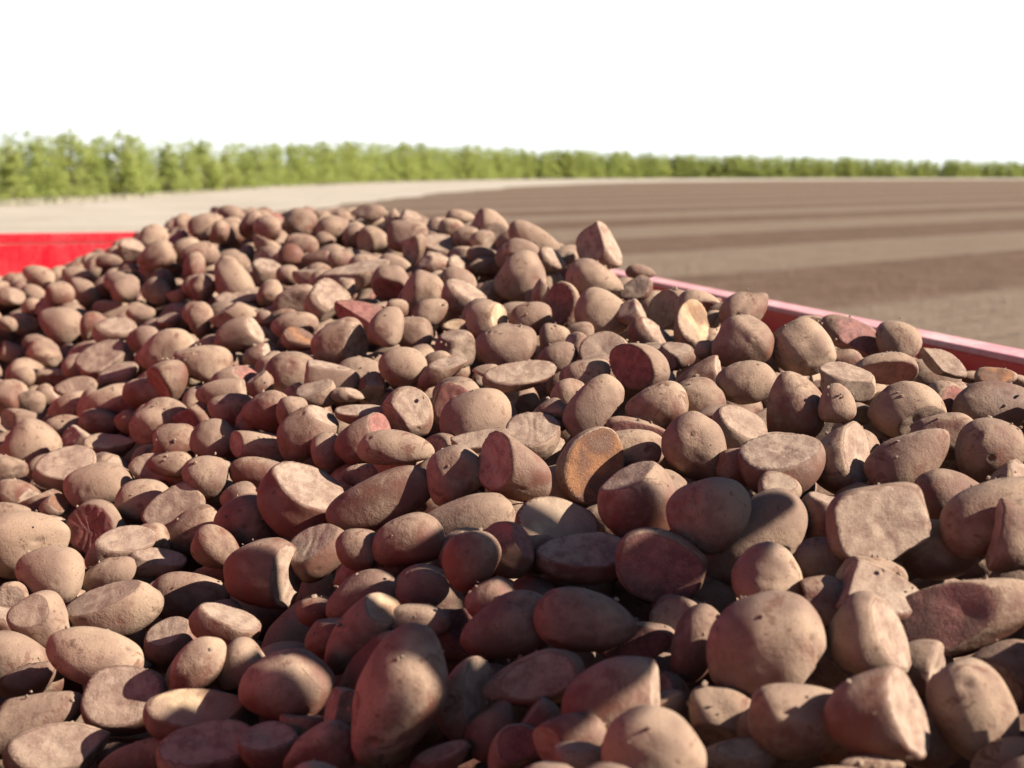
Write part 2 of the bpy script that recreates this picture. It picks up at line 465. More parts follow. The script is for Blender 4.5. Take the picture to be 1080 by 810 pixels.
# the wood behind the front row, one mass
def woodland():
    V = []; Fc = []; L = []
    rg = np.random.default_rng(3)
    n_tot = 0; allv = []; alll = []
    px = -420.0
    while px < 1160:
        by = lerp_tab(base_tab, px); ty = lerp_tab(top_tab, px); D = CAMZ*F/(by-180.0)
        for row in range(3):
            D2 = D + 3.0 + 3.2*row + rg.uniform(-1, 1)
            H = (by-ty)*D/F*rg.uniform(.80, 1.0)
            me = VAR[rg.integers(6)][0]
            nv = len(me.vertices); co = np.empty(nv*3, np.float32); me.vertices.foreach_get('co', co); co = co.reshape(-1, 4, 3)
            co = co[rg.permutation(len(co))[:1100]]
            a = rg.uniform(0, 6.28); R = np.array([[math.cos(a), -math.sin(a), 0], [math.sin(a), math.cos(a), 0], [0, 0, 1]])
            c = co.reshape(-1, 3)*(H/6.0)*1.15
            c = c @ R.T + np.array([(px-540)/F*D2 + rg.uniform(-1, 1), D2, 0])
            allv.append(c); alll.append(np.repeat(rg.uniform(0, 1, len(co)), 4))
        px += max(6.5, 2.0*F/D)
    V = np.concatenate(allv)
    me = bpy.data.meshes.new('woodland')
    me.from_pydata(V.tolist(), [], np.arange(len(V)).reshape(-1, 4).tolist())
    at_ = me.attributes.new('leaf', 'FLOAT', 'POINT'); at_.data.foreach_set('value', np.concatenate(alll).astype(np.float32))
    me.materials.append(MAT_LEAF)
    o = bpy.data.objects.new('woodland', me); COL.objects.link(o)
    tag(o, 'dense green pine wood standing behind the front row of the tree line', 'woodland', kind='stuff')
woodland()

# dry scrub along the foot of the trees
def verge_scrub():
    rg = np.random.default_rng(8); V = []
    n = 26000
    px = rg.uniform(-60, 1130, n)
    for x in px:
        by = lerp_tab(base_tab, x); D = CAMZ*F/(by-180.0) - abs(rg.normal())*6 - 1
        wx = (x-540)/F*D
        h = rg.uniform(.06, .30); w = rg.uniform(.05, .22); a = rg.uniform(0, 3.14); dx, dy = math.cos(a)*w, math.sin(a)*w
        V += [(wx-dx, D-dy, 0), (wx+dx, D+dy, 0), (wx+dx*.3+rg.uniform(-.1, .1), D+dy*.3, h), (wx-dx*.5, D-dy*.5, h*.8)]
    me = bpy.data.meshes.new('dry_grass')
    me.from_pydata(V, [], np.arange(len(V)).reshape(-1, 4).tolist())
    me.materials.append(plain('dry_grass_blades', (0.36, 0.31, 0.235), (0.25, 0.24, 0.14), 0.6, 1.0, 0))
    o = bpy.data.objects.new('dry_grass', me); COL.objects.link(o)
    tag(o, 'straw coloured dry grass along the foot of the tree line', 'grass', kind='stuff')
verge_scrub()

# ------------------------------------------------------------------ the trailer
AX = np.array([-0.2661, 0.9639]); NR = np.array([0.9639, 0.2661])    # along the bed, towards its right side
TRZ = math.atan2(-AX[0], AX[1])                                        # rotation about z of a box whose y runs along the bed
BT = CAMZ - 0.294                                                       # top of the boards
trailer = empty('farm_trailer', (0, 0, 0), TRZ)
tag(trailer, 'red steel farm trailer bed with worn rims coloured as sunlit, heaped full of potatoes', 'trailer')
# trailer-local coordinates: x to the right side, y forward along the bed
y0, y1 = -0.55, 7.10
xr, xl = 1.38, -1.02
hB = 1.25
def board(name, c, s, lb=None):
    m = MB(); m.box(c, s, bevel=0.004); o = m.build(name, MAT_RED, trailer)
    if lb: o['label'] = lb
    return o
RW = 0.065
board('side_board', (xr+0.03, (y0+y1)/2, BT-0.013-hB/2), (0.04, y1-y0, hB), 'red right side board, its inner face in the shade')
board('side_board', (xl-0.03, (y0+y1)/2, BT+0.15-hB/2), (0.04, y1-y0, hB+0.40), 'red left side board, its inner face in the sun')
board('end_board', ((xr+xl)/2, y1+0.03, BT-0.05-hB/2), (xr-xl+0.016, 0.04, hB), 'bright red front end board')
board('tail_board', ((xr+xl)/2, y0-0.03, BT-0.10-hB/2), (xr-xl+0.016, 0.04, hB))
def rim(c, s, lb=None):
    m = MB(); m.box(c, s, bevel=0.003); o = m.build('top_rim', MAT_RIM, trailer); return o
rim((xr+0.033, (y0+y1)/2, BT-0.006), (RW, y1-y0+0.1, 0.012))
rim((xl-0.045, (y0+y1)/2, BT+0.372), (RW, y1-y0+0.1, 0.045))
m = MB(); m.box(((xr+xl)/2, y1+0.04, BT-0.022), (xr-xl-0.004, 0.05, 0.045), bevel=0.006); o = m.build('top_rim', MAT_RED, trailer)
m = MB(); m.box(((xr+xl)/2, y0-0.05, BT-0.07), (xr-xl-0.004, 0.06, 0.045), bevel=0.006); m.build('top_rim', MAT_RED, trailer)
m = MB(); m.box(((xr+xl)/2, (y0+y1)/2, BT-hB-0.06), (xr-xl, y1-y0, 0.04)); m.build('bed_floor', MAT_FLOORB, trailer)
for sx in (xr+0.075, xl-0.075):
    for i in range(9):
        m = MB(); m.box((sx, y0+0.3+i*(y1-y0-.6)/8, BT-0.66), (0.045, 0.07, 1.16), bevel=0.006); m.build('stake', MAT_RED, trailer)
for sx in (-0.35, 0.70):
    m = MB(); m.box((sx, (y0+y1)/2+.4, BT-hB-0.18), (0.10, y1-y0+0.8, 0.18), bevel=0.008); m.build('chassis_beam', MAT_RED, trailer)
for ay in (2.2, 3.6):
    m = MB(); m.cyl((0.18, ay, 0.52), 0.05, 2.1, 'X', 16); m.build('axle', MAT_STEEL, trailer)
    m = MB(); m.box((0.18, ay, 0.74), (1.25, .16, .36), bevel=.01); m.build('suspension_block', MAT_STEEL, trailer)
    for sx in (xr-0.22, xl+0.22):
        w = empty('wheel', (sx, ay, 0.52)); w.parent = trailer
        m = MB(); m.cyl((0, 0, 0), 0.50, 0.34, 'X', 40, bevel=.06)
        for k in range(30):
            a = 2*math.pi*k/30
            vs = m.box((0, 0, 0.495), (0.30, 0.05, 0.035))
            bmesh.ops.rotate(m.bm, cent=(0, 0, 0), matrix=Matrix.Rotation(a, 3, 'X'), verts=vs)
        m.build('tyre', MAT_RUB, w)
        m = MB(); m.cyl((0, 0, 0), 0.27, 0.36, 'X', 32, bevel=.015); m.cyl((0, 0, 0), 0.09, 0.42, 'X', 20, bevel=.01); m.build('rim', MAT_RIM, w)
m = MB(); m.box((0.18, y1+1.2, BT-hB-0.30), (0.12, 2.4, 0.12), bevel=.01); m.cyl((0.18, y1+2.45, BT-hB-0.30), .09, .05, 'Z', 24); m.build('drawbar', MAT_RED, trailer)

# made-up slatted trough out of view, added to shade the middle of the heap
shade_trough = empty('added_shade_trough', (0.0, 0.0, 0.0))
tag(shade_trough, 'unseen red slatted steel trough, added to shade the middle of the heap', 'shade_trough')
CH = Matrix.Translation((0.52, 0.99, CAMZ+0.145)) @ Matrix.Rotation(math.radians(-13), 4, 'Z') @ Matrix.Rotation(math.radians(-18), 4, 'Y')
shade_trough.matrix_world = CH
for yy_ in (-0.20, 0.20):
    m = MB(); m.box((0.45, yy_, 0.04), (0.52, 0.02, 0.12), bevel=.004); m.build('side_rail', MAT_RED, shade_trough)
for q_, w_ in ((-0.155, .068), (-0.073, .068), (0.012, .072), (0.081, .038), (0.152, .066)):
    m = MB(); m.box((0.445, q_, 0.0), (0.46, w_, 0.012), bevel=.003); m.build('slat', MAT_STEEL, shade_trough)
m = MB(); m.box((0.55, 0, -0.035), (0.05, 0.42, 0.05), bevel=.004); m.build('cross_bar', MAT_RED, shade_trough)

# ------------------------------------------------------------------ the catalogue of potatoes seen in the photograph
# tile; then lines "u v L S angle | nx ny nz d flesh | tone | landmark phrase"; the large broken potato is coloured dark to stand for shade
CAT = '''
@0 610 4
480 140 420 240 5|-.3 .8 .4 .35 n||big halved potato with flat pale top
400 330 410 240 -15|||big oval potato at lower left
800 75 300 190 0||d
720 280 230 200 60||d
950 200 270 170 0||d
830 370 280 180 45||
1010 370 210 190 40||p
178 190 250 215 -60|-.1 .3 .9 .75 n|p|pale blocky potato at left
530 520 350 280 0|-.05 .6 .75 .3 n|r|cut potato with upturned pale face
820 570 420 200 8|.1 .75 .6 .15 y|r|half potato with whitish yellow flesh
170 590 380 230 20||
240 730 440 230 8|.1 .5 .85 .5 n||crumbly faced potato at lower left corner
60 360 300 230 -40||d
130 430 230 150 35||r
10 190 150 130 0||
620 770 380 160 15||d
880 740 420 230 10||
40 80 150 120 0||d
500 750 160 120 0||d
@270 610 4
130 460 400 300 15||d|big dark potato with lit shoulder
430 230 400 190 45|.5 .7 .45 .62 y|r|wedge potato with bright lit tip
600 500 620 360 62||d|long potato with a thin sunlit stripe
500 380 330 180 45||d
890 510 330 210 70|.8 .1 .6 .35 n|d
330 250 230 170 20||d
250 140 150 120 20||r
450 80 320 200 20||r
740 70 300 210 -20||d
1000 100 210 210 60||r
1060 210 390 260 20||r
830 240 200 200 0||d
60 720 260 200 -20||d
280 740 300 200 30||d
350 560 200 150 50||r
1000 640 260 200 70||r
780 770 250 120 30||d
200 650 180 150 0||d
680 180 260 130 0||d
@540 610 4
310 180 430 260 -10||r|dusky oval potato with one dimple
90 430 420 220 12|-.1 .3 .95 .6 n|
520 270 320 180 5|0 -.2 .98 .4 r|d
440 540 450 380 25|.95 .1 .25 .6 n|r|large potato with truncated right side
600 740 430 390 0||p|pale round potato at bottom edge
780 280 330 200 70||r
1070 300 480 470 0|.8 -.55 .15 .62 n||biggest rounded potato with red left side
900 590 320 250 -50||d
940 760 330 150 5|0 .8 .5 .7 n|p
0 730 260 190 40||
110 620 200 220 0||r
650 560 150 150 0||d
720 170 250 180 0||d
1060 640 200 200 0||d
330 790 280 180 0||d
250 690 300 220 15||r
@810 610 4
450 260 370 330 -30|.7 .3 .6 .5 n|p|ridged pale potato near lower right
470 590 440 390 10|.8 .35 .48 .42 n|r|red cheeked potato with cream cut side
870 560 430 310 -60|||
860 150 640 290 12|-.45 .3 .85 .45 r|d|large broken dark potato at right edge
480 80 320 220 -20||d
1000 760 280 160 20||p
150 600 420 280 0||d
440 790 260 80 0||p
1000 400 300 250 0||d
640 380 250 220 0||d
10 5 300 280 -30||p
680 700 250 200 0||d
240 100 200 200 0||d
@0 410 4
210 780 280 240 -10||p|pale round potato near the left edge
110 650 380 280 10||p|large dusty potato touching the left edge
120 255 250 210 45||p|two lobed pale potato at left edge
85 130 180 90 0||p
270 340 260 180 25|0 .7 .7 .2 n|p
340 215 150 120 0||
465 250 220 130 5|0 .85 .5 .3 y||small half with bright yellow cut top
300 80 190 120 15||
480 60 260 150 10||
670 130 250 170 20||
820 110 160 140 0||d
980 85 190 130 15||
740 230 170 150 0||d
430 325 210 110 -5||p
420 410 280 190 15||p|pale domed potato left of centre
640 335 190 120 0|0 .2 .98 .4 n|
610 470 230 170 -5||p
730 505 270 180 20|-.1 .25 .95 .35 n||oval potato with brown mottled cut face
410 590 260 230 -20|-.3 0 .95 .3 r||cut potato with reddish face and pale rim
500 670 300 160 30||
660 730 240 120 5|.2 .8 .5 .3 n|p
800 610 280 180 20||d
920 680 220 170 -30||r
1040 570 260 240 0||r
1100 780 310 290 0|.9 0 .3 .55 n|r|truncated potato with dark shadowed right side
900 210 190 160 0||
940 230 180 120 0|0 .9 .4 .4 n|
870 360 180 180 45||
930 400 170 170 60|.4 .6 .5 .3 n|d
0 340 120 220 90||r
70 450 180 120 -10||d
160 490 220 110 5||d
230 495 120 90 30|.6 .5 .6 .4 o|
50 540 220 110 -5||p
230 600 110 120 0||d
200 30 120 100 0||r
430 150 170 120 0||d
280 170 180 110 0||d
130 60 120 100 0||
640 20 220 120 0||d
930 20 200 120 0||
550 140 130 100 0||r
720 320 180 100 0||d
780 360 150 90 0||d
1010 470 160 150 0||r
450 790 250 130 20||p
1060 150 120 120 0||d
630 650 150 150 0||d
@270 410 4
190 480 370 300 -20|.35 .75 .55 .45 n|r|big potato with pale cut top
530 470 470 210 25||r|long oval potato left of centre
210 190 260 200 40|.5 .75 .3 .8 n|
320 260 170 150 0||
460 220 230 170 40||d
590 250 320 150 -5||p|pale flattish potato left of centre
615 320 240 140 5||p
830 370 270 240 55|||potato with a dried stem mark
880 560 420 200 15|-.8 -.5 .3 .8 n||oval potato with one dark spot
650 100 220 190 -50|-.7 -.5 .45 .6 n|
930 130 310 250 30||p|big pale egg shaped potato in the middle
820 70 190 160 60|-.2 .1 .97 .3 r||cut potato with oval reddish face
440 110 210 90 -5|0 .9 .4 .2 n|r
960 220 260 90 12|-.1 .75 .6 .15 n|
1090 350 340 240 -30|-.8 .2 .5 .3 n|d|dark cut potato with stained face
640 640 310 210 15||r|reddish potato with a dark dimple
430 680 180 170 0||r
270 690 250 210 20|-.4 .7 .5 .4 n|r
500 770 320 180 15||d
900 720 260 220 60||r
1040 680 260 230 0|-.5 .5 .6 .5 r|r
20 365 260 140 -10||r
20 250 270 130 -10||p
370 30 150 90 0||
510 40 140 100 0||
250 20 170 120 0||
150 110 130 150 0||r
50 100 200 170 0||d
460 370 180 100 0||d
130 30 150 110 0||
@540 410 4
345 80 300 190 50|||potato with a knobbly eye
610 80 240 190 10||d
780 260 320 260 -60|||rounded potato with sunlit crown
340 320 330 270 60|.25 0 .96 .35 o||hollow potato with orange brown face
540 200 290 130 -20|0 -.3 .95 .3 r|r
190 580 350 230 -5|.2 .6 .75 .05 y|r|wedge half with bright wet flesh
530 480 330 320 10|-.4 .8 .3 .65 n|r|half potato with straight cut top edge
840 530 350 310 30|||smooth egg shaped potato right of centre
300 720 370 190 5||d
620 750 380 300 -20|0 -.1 1 .45 r|r|potato with raw red cut face
1020 640 510 290 38|||long potato rising to the right
90 210 210 200 0||d
950 180 200 230 60|.3 .6 .6 .5 n|
780 50 220 180 0||d
1000 330 250 150 0||d
80 700 260 160 0||r
860 150 200 150 0||d
380 560 200 160 0||d
510 260 250 160 0||d
240 50 150 180 0||r
170 110 150 130 0||d
@810 410 4
115 80 310 260 -75||r|upright reddish potato right of centre
325 290 300 250 60||
585 90 310 240 0|.25 -.6 .7 .62 n|p|pale potato with brown cut underside
600 300 380 230 30||d|greyish oval potato in shade
740 200 250 180 0||d
960 260 310 270 0|||round dimpled potato near right edge
960 70 360 200 0||r|flat dark red potato at right edge
470 580 420 360 0|.1 .15 .98 .3 n||big potato with square dusty face
950 520 480 270 30|||teardrop potato pointing left
1060 620 260 300 0||r
50 430 180 160 0|0 .6 .8 .6 n|p|small pale squarish chunk
60 330 330 250 0||d
250 560 200 220 0||d
720 680 300 230 0||d
780 460 300 220 0||d
380 110 150 100 0||
290 60 150 160 0||
400 30 130 100 0||p
750 60 180 180 0||p
60 240 300 120 -20|0 .8 .5 .4 n|d
220 740 200 200 0||d
440 790 260 150 0||d
@200 270 5.4
235 135 250 200 -60||p|pale squat potato on the left slope
280 235 270 100 12|0 .6 .8 .2 n|
240 340 270 150 0||
270 450 270 180 15||
70 610 330 220 -10|||big oval potato on the left slope
410 580 200 150 5||d
600 250 240 150 35||
770 255 240 200 50|.4 .5 .75 .35 n|p|pale cut block on the left slope
690 130 210 140 -15||p
600 400 260 150 5||
640 470 230 130 0|.3 .7 .5 .2 o|r
850 500 310 250 20|.8 -.2 .5 .6 n||angular potato with sharp right corner
1000 370 380 220 -20||
580 680 290 260 0||r
805 710 320 200 -10|-.95 .1 .2 .75 n|p|stubby pale cylinder shaped potato
260 730 280 200 20||
400 730 150 150 0||r
900 790 180 80 0||p
900 130 500 190 30|-.2 -.5 .85 .3 n|r|long split potato lying slantwise
890 190 100 130 0||p
70 190 150 160 0||r
440 90 150 150 0||d
470 210 160 140 0||d
560 110 120 110 0||d
60 360 130 180 0||d
430 350 100 80 0||
720 15 160 90 0||r
860 30 150 120 0||r
1040 740 150 160 0||r
240 40 230 150 0||p
@400 270 5.4
70 150 230 200 -10|-.1 -.75 .65 .4 r|p|pale potato with rust brown underside
90 50 190 110 -15||p
240 220 260 210 60||
290 320 210 150 25||
480 240 250 200 -10|.5 .7 .4 .3 n||half potato with sharp upper ridge
450 150 200 170 0||
430 60 120 100 60|.5 .5 .5 .3 n|p
800 130 300 270 30||p|plump knobbly potato near the crest
600 60 230 110 0||
630 210 140 130 0||d
610 370 230 220 -10|.8 .1 .5 .6 y|
730 520 340 260 10||d|lumpy potato with a sunken eye
860 360 220 180 0||d
1040 280 260 190 75|-.5 0 .87 .25 r||upright cut potato with pink oval face
940 230 170 140 70||
200 450 200 200 0||
430 530 210 200 0||d
135 630 270 220 0||p|round potato with pink left cheek
50 400 230 190 60||p
430 400 140 80 0|0 .5 .8 .3 y|
350 650 280 120 35|0 .8 .5 .3 n|d
800 680 420 170 15|0 .7 .7 .15 n|d|long slab with dark rough cut face
1020 580 210 160 20||d
1000 460 160 140 0||d
610 670 150 100 0||d
340 600 150 110 0||d
590 700 120 80 0||
100 300 120 100 0||d
300 50 160 110 0||
1000 50 130 100 60|.5 .5 .5 .3 n|p
1040 740 180 160 60||r
@600 270 5.4
150 135 330 210 -15||p|smooth pale potato below the topmost one
190 340 320 270 -25|||potato with a black sunken eye
380 190 180 130 15|-.3 .3 .9 .3 n|d
410 90 170 80 -5||
360 320 170 150 0||p
590 290 280 200 20||
740 290 250 180 -10||p
700 400 310 200 75|.35 .5 .8 .1 y||split wedge showing yellow flesh
480 460 270 160 -20||d
200 530 280 200 20|-.1 .35 .93 .3 n|p|cut potato with grainy pale face
400 630 350 260 -20|-.65 0 .76 .35 r||potato with purple red left cut face
110 680 260 180 20||
740 700 280 180 20||d
1000 310 310 220 30|||potato behind the tall red one
985 505 350 330 30||r|red bellied potato before the side board
1010 720 330 240 0||
620 570 180 150 0||d
40 530 180 140 80||d
820 270 100 60 0||p
870 290 150 50 20||d
60 440 150 120 0||d
780 540 120 110 0||d
830 360 120 100 0||p
@800 270 5.4
260 520 380 330 -20||p|broad pale potato before the side board
550 460 420 180 -25|.3 .1 .95 .35 r|r|long rusty slab leaning by the side board
790 480 260 240 -50|||potato rising against the red side board
500 720 320 220 -10||p
720 640 350 180 0||
760 670 140 120 0|.2 .2 .9 .3 n|
1010 600 180 140 0||
480 590 200 110 0||d
290 370 150 60 0||p
@880 270 5.4
620 610 290 140 -25|.2 .4 .9 .3 n|d|shrivelled dark potato by the side board
500 640 170 100 0||p
590 700 260 110 -5||
920 690 230 110 0|0 .5 .85 .4 o|
640 770 240 100 0||p
760 690 130 70 0||
1060 720 130 90 0||p
@500 200 5.4
720 340 290 240 -45|.75 .35 .5 .55 n||topmost potato against the bare field
340 290 310 150 -30||p
100 220 230 170 -35|-.8 .2 .4 .8 n|p
45 285 140 110 0||p
200 300 150 140 0||p
270 340 200 120 0||p
440 400 160 140 0||
520 390 120 80 0||p
40 370 160 100 0||
@300 190 5.4
90 250 190 180 0|||rounded potato on the far crest
270 270 170 130 0||p
100 370 180 110 0||
500 340 170 150 0||p
480 190 190 100 10||p
470 240 190 100 0||
610 230 110 140 0||p
690 230 170 120 30|.4 .6 .4 .4 n|p
700 320 230 180 0|||squared potato on the crest
730 400 180 130 80||d
870 370 210 150 -20|.1 .6 .7 .3 n|
860 470 180 120 0||d
1000 210 160 90 0||p
950 270 150 100 0||
1040 330 160 120 0||
1020 430 180 100 0||
210 200 100 60 0||p
320 230 110 110 0||
390 310 110 120 0||p
230 340 120 90 0||
40 430 150 130 0||r
360 190 90 50 0||p
@0 270 5.4
220 115 190 120 -20||p|pale potato beneath the red end board
450 130 200 120 -25||p
340 390 250 210 -20||p|big pale potato on the far left
140 390 170 120 -15||p
260 550 190 150 -25||p
300 690 200 100 0||p
130 690 130 110 0||
430 750 240 120 5|0 .2 .97 .35 n|
600 600 330 230 10|-.2 .6 .7 .4 n|d|dark potato with pale chipped left side
650 420 230 140 20|.1 .7 .6 .4 n|d
660 340 250 70 20||p
660 680 260 130 25|-.2 .7 .6 .3 n|p
950 540 340 230 15||p|big pale oval potato on the left slope
960 700 240 230 40||r
700 780 250 90 0||p
540 400 160 160 0||r
830 480 150 150 0||d
800 330 160 90 0||
960 370 130 90 0||d
890 200 170 150 0||p
1010 220 120 90 0||p
620 30 150 80 0||
980 70 120 60 0||p
480 200 200 120 -40||p
640 290 220 70 0||p
60 550 150 110 -20||p
30 390 130 90 0||p
60 230 150 100 0||p
'''
CTRL = [(0,810,1.2),(150,800,1.2),(300,800,1.1),(540,810,1.02),(690,800,.98),(900,800,.95),(1080,800,.95),
(0,700,1.35),(200,700,1.3),(430,700,1.15),(800,690,1.08),(1040,700,1.1),
(50,600,1.6),(270,600,1.5),(500,600,1.3),(700,610,1.25),(900,600,1.2),(1060,580,1.2),
(0,500,2.12),(150,500,1.92),(300,500,1.72),(500,500,1.5),(700,500,1.45),(900,500,1.4),(1060,480,1.4),
(50,400,2.85),(200,400,2.2),(350,400,1.95),(500,400,1.85),(700,400,1.7),(850,400,1.7),(1000,400,1.75),
(50,330,3.2),(200,330,2.8),(350,330,2.45),(550,330,2.2),(700,330,2.1),(800,330,1.95),(950,350,1.95),(1060,400,1.8),
(50,290,3.8),(150,270,3.7),(250,280,3.2),(350,270,3.0),(450,270,2.75),(560,270,2.6),(640,275,2.4),(690,300,2.3),
(150,245,4.2),(230,222,4.2),(300,238,3.6),(400,230,3.5),(500,238,3.1),(570,252,2.75)]
class TPS:
    def __init__(s, P, z, lam):
        P = np.array(P, float); s.P = P; n = len(P)
        K = s.k(P, P) + lam*np.eye(n)
        A = np.zeros((n+3, n+3)); A[:n, :n] = K; A[:n, n] = 1; A[:n, n+1:] = P; A[n, :n] = 1; A[n+1:, :n] = P.T
        s.w = np.linalg.solve(A, np.concatenate([z, [0, 0, 0]]))
    def k(s, A, B):
        r2 = ((A[:, None]-B[None])**2).sum(-1)
        return 0.5*r2*np.log(r2+1e-12)
    def __call__(s, Q):
        Q = np.atleast_2d(np.array(Q, float)); n = len(s.P)
        return s.k(Q, s.P) @ s.w[:n] + s.w[n] + Q @ s.w[n+1:]
C = np.array(CTRL)
tD = TPS(C[:, :2]/400, np.log(C[:, 2]), 0.02)
depth_at = lambda x, y: float(np.exp(tD([[x/400, y/400]])[0]))

spuds = []       # dicts
tile = None
rgc = np.random.default_rng(2024)
for ln in CAT.strip().splitlines():
    if ln[0] == '@':
        tile = [float(q) for q in ln[1:].split()]; continue
    f = ln.split('|') + ['', '', '']
    u, v, L, S, a = [float(q) for q in f[0].split()]
    cut = None; flesh = 'n'
    if f[1].strip():
        q = f[1].split(); n = np.array([float(t) for t in q[:3]]); n /= np.linalg.norm(n); cut = (n, float(q[3])); flesh = q[4]
    x = tile[0]+u/tile[2]; y = tile[1]+v/tile[2]; L /= tile[2]; S /= tile[2]
    if S > L: L, S, a = S, L, a+90
    gr = 1.12 if f[2].strip() == 'd' else 1.06
    if f[3].strip(): gr = 1.03
    L *= gr; S *= gr
    if cut is None and not f[3].strip() and rgc.random() < (.52 if y < 560 else .34):
        th = rgc.uniform(0, 2*math.pi); n = np.array([math.cos(th), .35+math.sin(th), rgc.uniform(-.2, 1.1)]); n /= np.linalg.norm(n)
        cut = (n, rgc.uniform(.2, .65)); flesh = rgc.choice(list('nnnnrn'))
    spuds.append(dict(x=x, y=y, L=L, S=S, a=math.radians(a), cut=cut, flesh=flesh, tone=f[2].strip() or 'n', phrase=f[3].strip(), D=depth_at(x, y)))

# let them settle: slide each along its own line of sight until neighbours only touch
rg = np.random.default_rng(42)
n = len(spuds)
X = np.array([s['x'] for s in spuds]); Y = np.array([s['y'] for s in spuds]); Lp = np.array([s['L'] for s in spuds]); Sp = np.array([s['S'] for s in spuds]); An = np.array([s['a'] for s in spuds])
D0 = np.array([s['D'] for s in spuds]); D = D0.copy()
hid = np.array([0.045 if not s['phrase'] and s['S']*s['D']/F < (.066 if s['tone'] == 'd' else .040) else 0.0 for s in spuds])
D0 = D0 + hid + rg.normal(0, .026, n)*(D0/1.5); D = D0.copy()
thick = rg.uniform(0.84, 1.0, n)
for it in range(120):
    a = Lp*D/F/2; b = Sp*D/F/2; c = b*thick
    P = np.stack([(X-540)/F*D, -(Y-405)/F*D, -D], 1)
    dv = P[None]-P[:, None]; dist = np.linalg.norm(dv, axis=2)+1e-9
    I, J = np.where((dist < 0.16) & (np.arange(n)[:, None] < np.arange(n)[None]))
    u = dv[I, J]/dist[I, J][:, None]
    def sup(i):
        ca, sa = np.cos(An[i]), np.sin(An[i])
        ux = u[:, 0]*ca+u[:, 1]*sa; uy = -u[:, 0]*sa+u[:, 1]*ca
        return 1/np.sqrt((ux/a[i])**2+(uy/b[i])**2+(u[:, 2]/c[i])**2)
    pen = 0.93*(sup(I)+sup(J)) - dist[I, J]
    k = pen > 0
    I2, J2, pn, uz = I[k], J[k], pen[k], u[k, 2]
    sgn = np.where(np.abs(D[I2]-D[J2]) > 1e-4, np.sign(D[I2]-D[J2]), np.where(Y[I2] < Y[J2], 1, -1))
    st = 0.28*pn/np.maximum(np.abs(uz), 0.45)
    dD = np.zeros(n); np.add.at(dD, I2, sgn*st); np.add.at(dD, J2, -sgn*st)
    D = D + np.clip(dD, -.01, .01) + (D0-D)*0.05
    lim = 0.05 + 0.035*D0
    D = np.clip(D, D0-lim, D0+lim)
for i, s in enumerate(spuds):
    s['D'] = D[i]; s['c'] = thick[i]

# surface of the heap in world coordinates (for the potatoes nobody could pick out one by one)
HP = []; HZ = []
for (x, y, d) in CTRL:
    p = at(x, y, d); HP.append(p[:2]); HZ.append(p[2]-CAMZ)
for x, y, z in [(1.02,1.2,-.39),(.95,1.9,-.41),(.72,2.5,-.43),(.55,3.1,-.43),(.35,3.9,-.43),(-.05,5.5,-.42),(-.4,6.8,-.46),(1.15,.6,-.38),(1.3,0,-.42),(.5,-.4,-.46),(-.5,-.4,-.5),
                (0,.4,-.43),(.5,.4,-.41),(-.5,.4,-.47),(-1.0,0,-.56),(-1.2,1,-.56),(-.8,.8,-.5),(-1.45,2,-.50),(-1.85,3.5,-.47),(-2.2,5,-.5),(-2.6,6.8,-.55),(-1,6,-.33),(-1,6.8,-.45),(-1,5.1,-.22),
                (-1.75,5.4,-.42),(-1.45,4.6,-.36),(.0,4.2,-.24),(-.4,5,-.24)]:
    HP.append(np.array([x, y])); HZ.append(z)
tH = TPS(HP, np.array(HZ), 0.004)

# depth raster of the catalogue at photograph size
W, Hh = 1080, 810
ZB = np.full((Hh, W), 1e9); IDB = np.full((Hh, W), -1, int)
def raster(px, py, a, b, ang, Dc, cz, idx, ZB, IDB):
    R = int(max(a, b)+2)
    x0, x1 = max(0, int(px)-R), min(W, int(px)+R+1); y0_, y1_ = max(0, int(py)-R), min(Hh, int(py)+R+1)
    if x0 >= x1 or y0_ >= y1_: return
    xx, yy = np.meshgrid(np.arange(x0, x1)-px, -(np.arange(y0_, y1_)-py))
    ca, sa = math.cos(ang), math.sin(ang)
    q = ((xx*ca+yy*sa)/a)**2 + ((-xx*sa+yy*ca)/b)**2
    m = q < 1
    z = Dc - cz*np.sqrt(np.maximum(0, 1-q))
    sub = ZB[y0_:y1_, x0:x1]; k = m & (z < sub)
    sub[k] = z[k]; IDB[y0_:y1_, x0:x1][k] = idx
for i, s in enumerate(spuds):
    raster(s['x'], s['y'], s['L']/2, s['S']/2, s['a'], s['D'], s['S']*s['D']/F/2*s['c'], i, ZB, IDB)
    s['P'] = at(s['x'], s['y'], s['D'])
    s['ax'] = (s['L']*s['D']/F/2, s['S']*s['D']/F/2, s['S']*s['D']/F/2*s['c'])
    ca, sa = math.cos(s['a']), math.sin(s['a'])
    R2 = np.array([[ca, -sa, 0], [sa, ca, 0], [0, 0, 1.0]])
    s['R'] = RC @ R2
    if s['cut']: s['ncut'] = R2.T @ s['cut'][0]
ZC = ZB.copy()
CS = 30
cm = ZC[:810, :1080].reshape(810//CS, CS, 1080//CS, CS).transpose(0, 2, 1, 3).reshape(810//CS, 1080//CS, -1)
cov = (cm < 1e8).mean(-1); zmean = np.where(cm < 1e8, cm, 0).sum(-1)/np.maximum(1, (cm < 1e8).sum(-1))
CREST = [(-50,300),(0,288),(60,282),(110,262),(150,240),(200,226),(240,214),(300,222),(380,216),(440,232),(500,228),(560,243),(600,262),(650,290),(690,308),(740,328),(800,348),(870,356),(960,374),(1080,400),(1200,420)]
def crest(x):
    for (a_, ya_), (b_, yb_) in zip(CREST, CREST[1:]):
        if x <= b_: return ya_+(yb_-ya_)*(x-a_)/(b_-a_)
    return 420

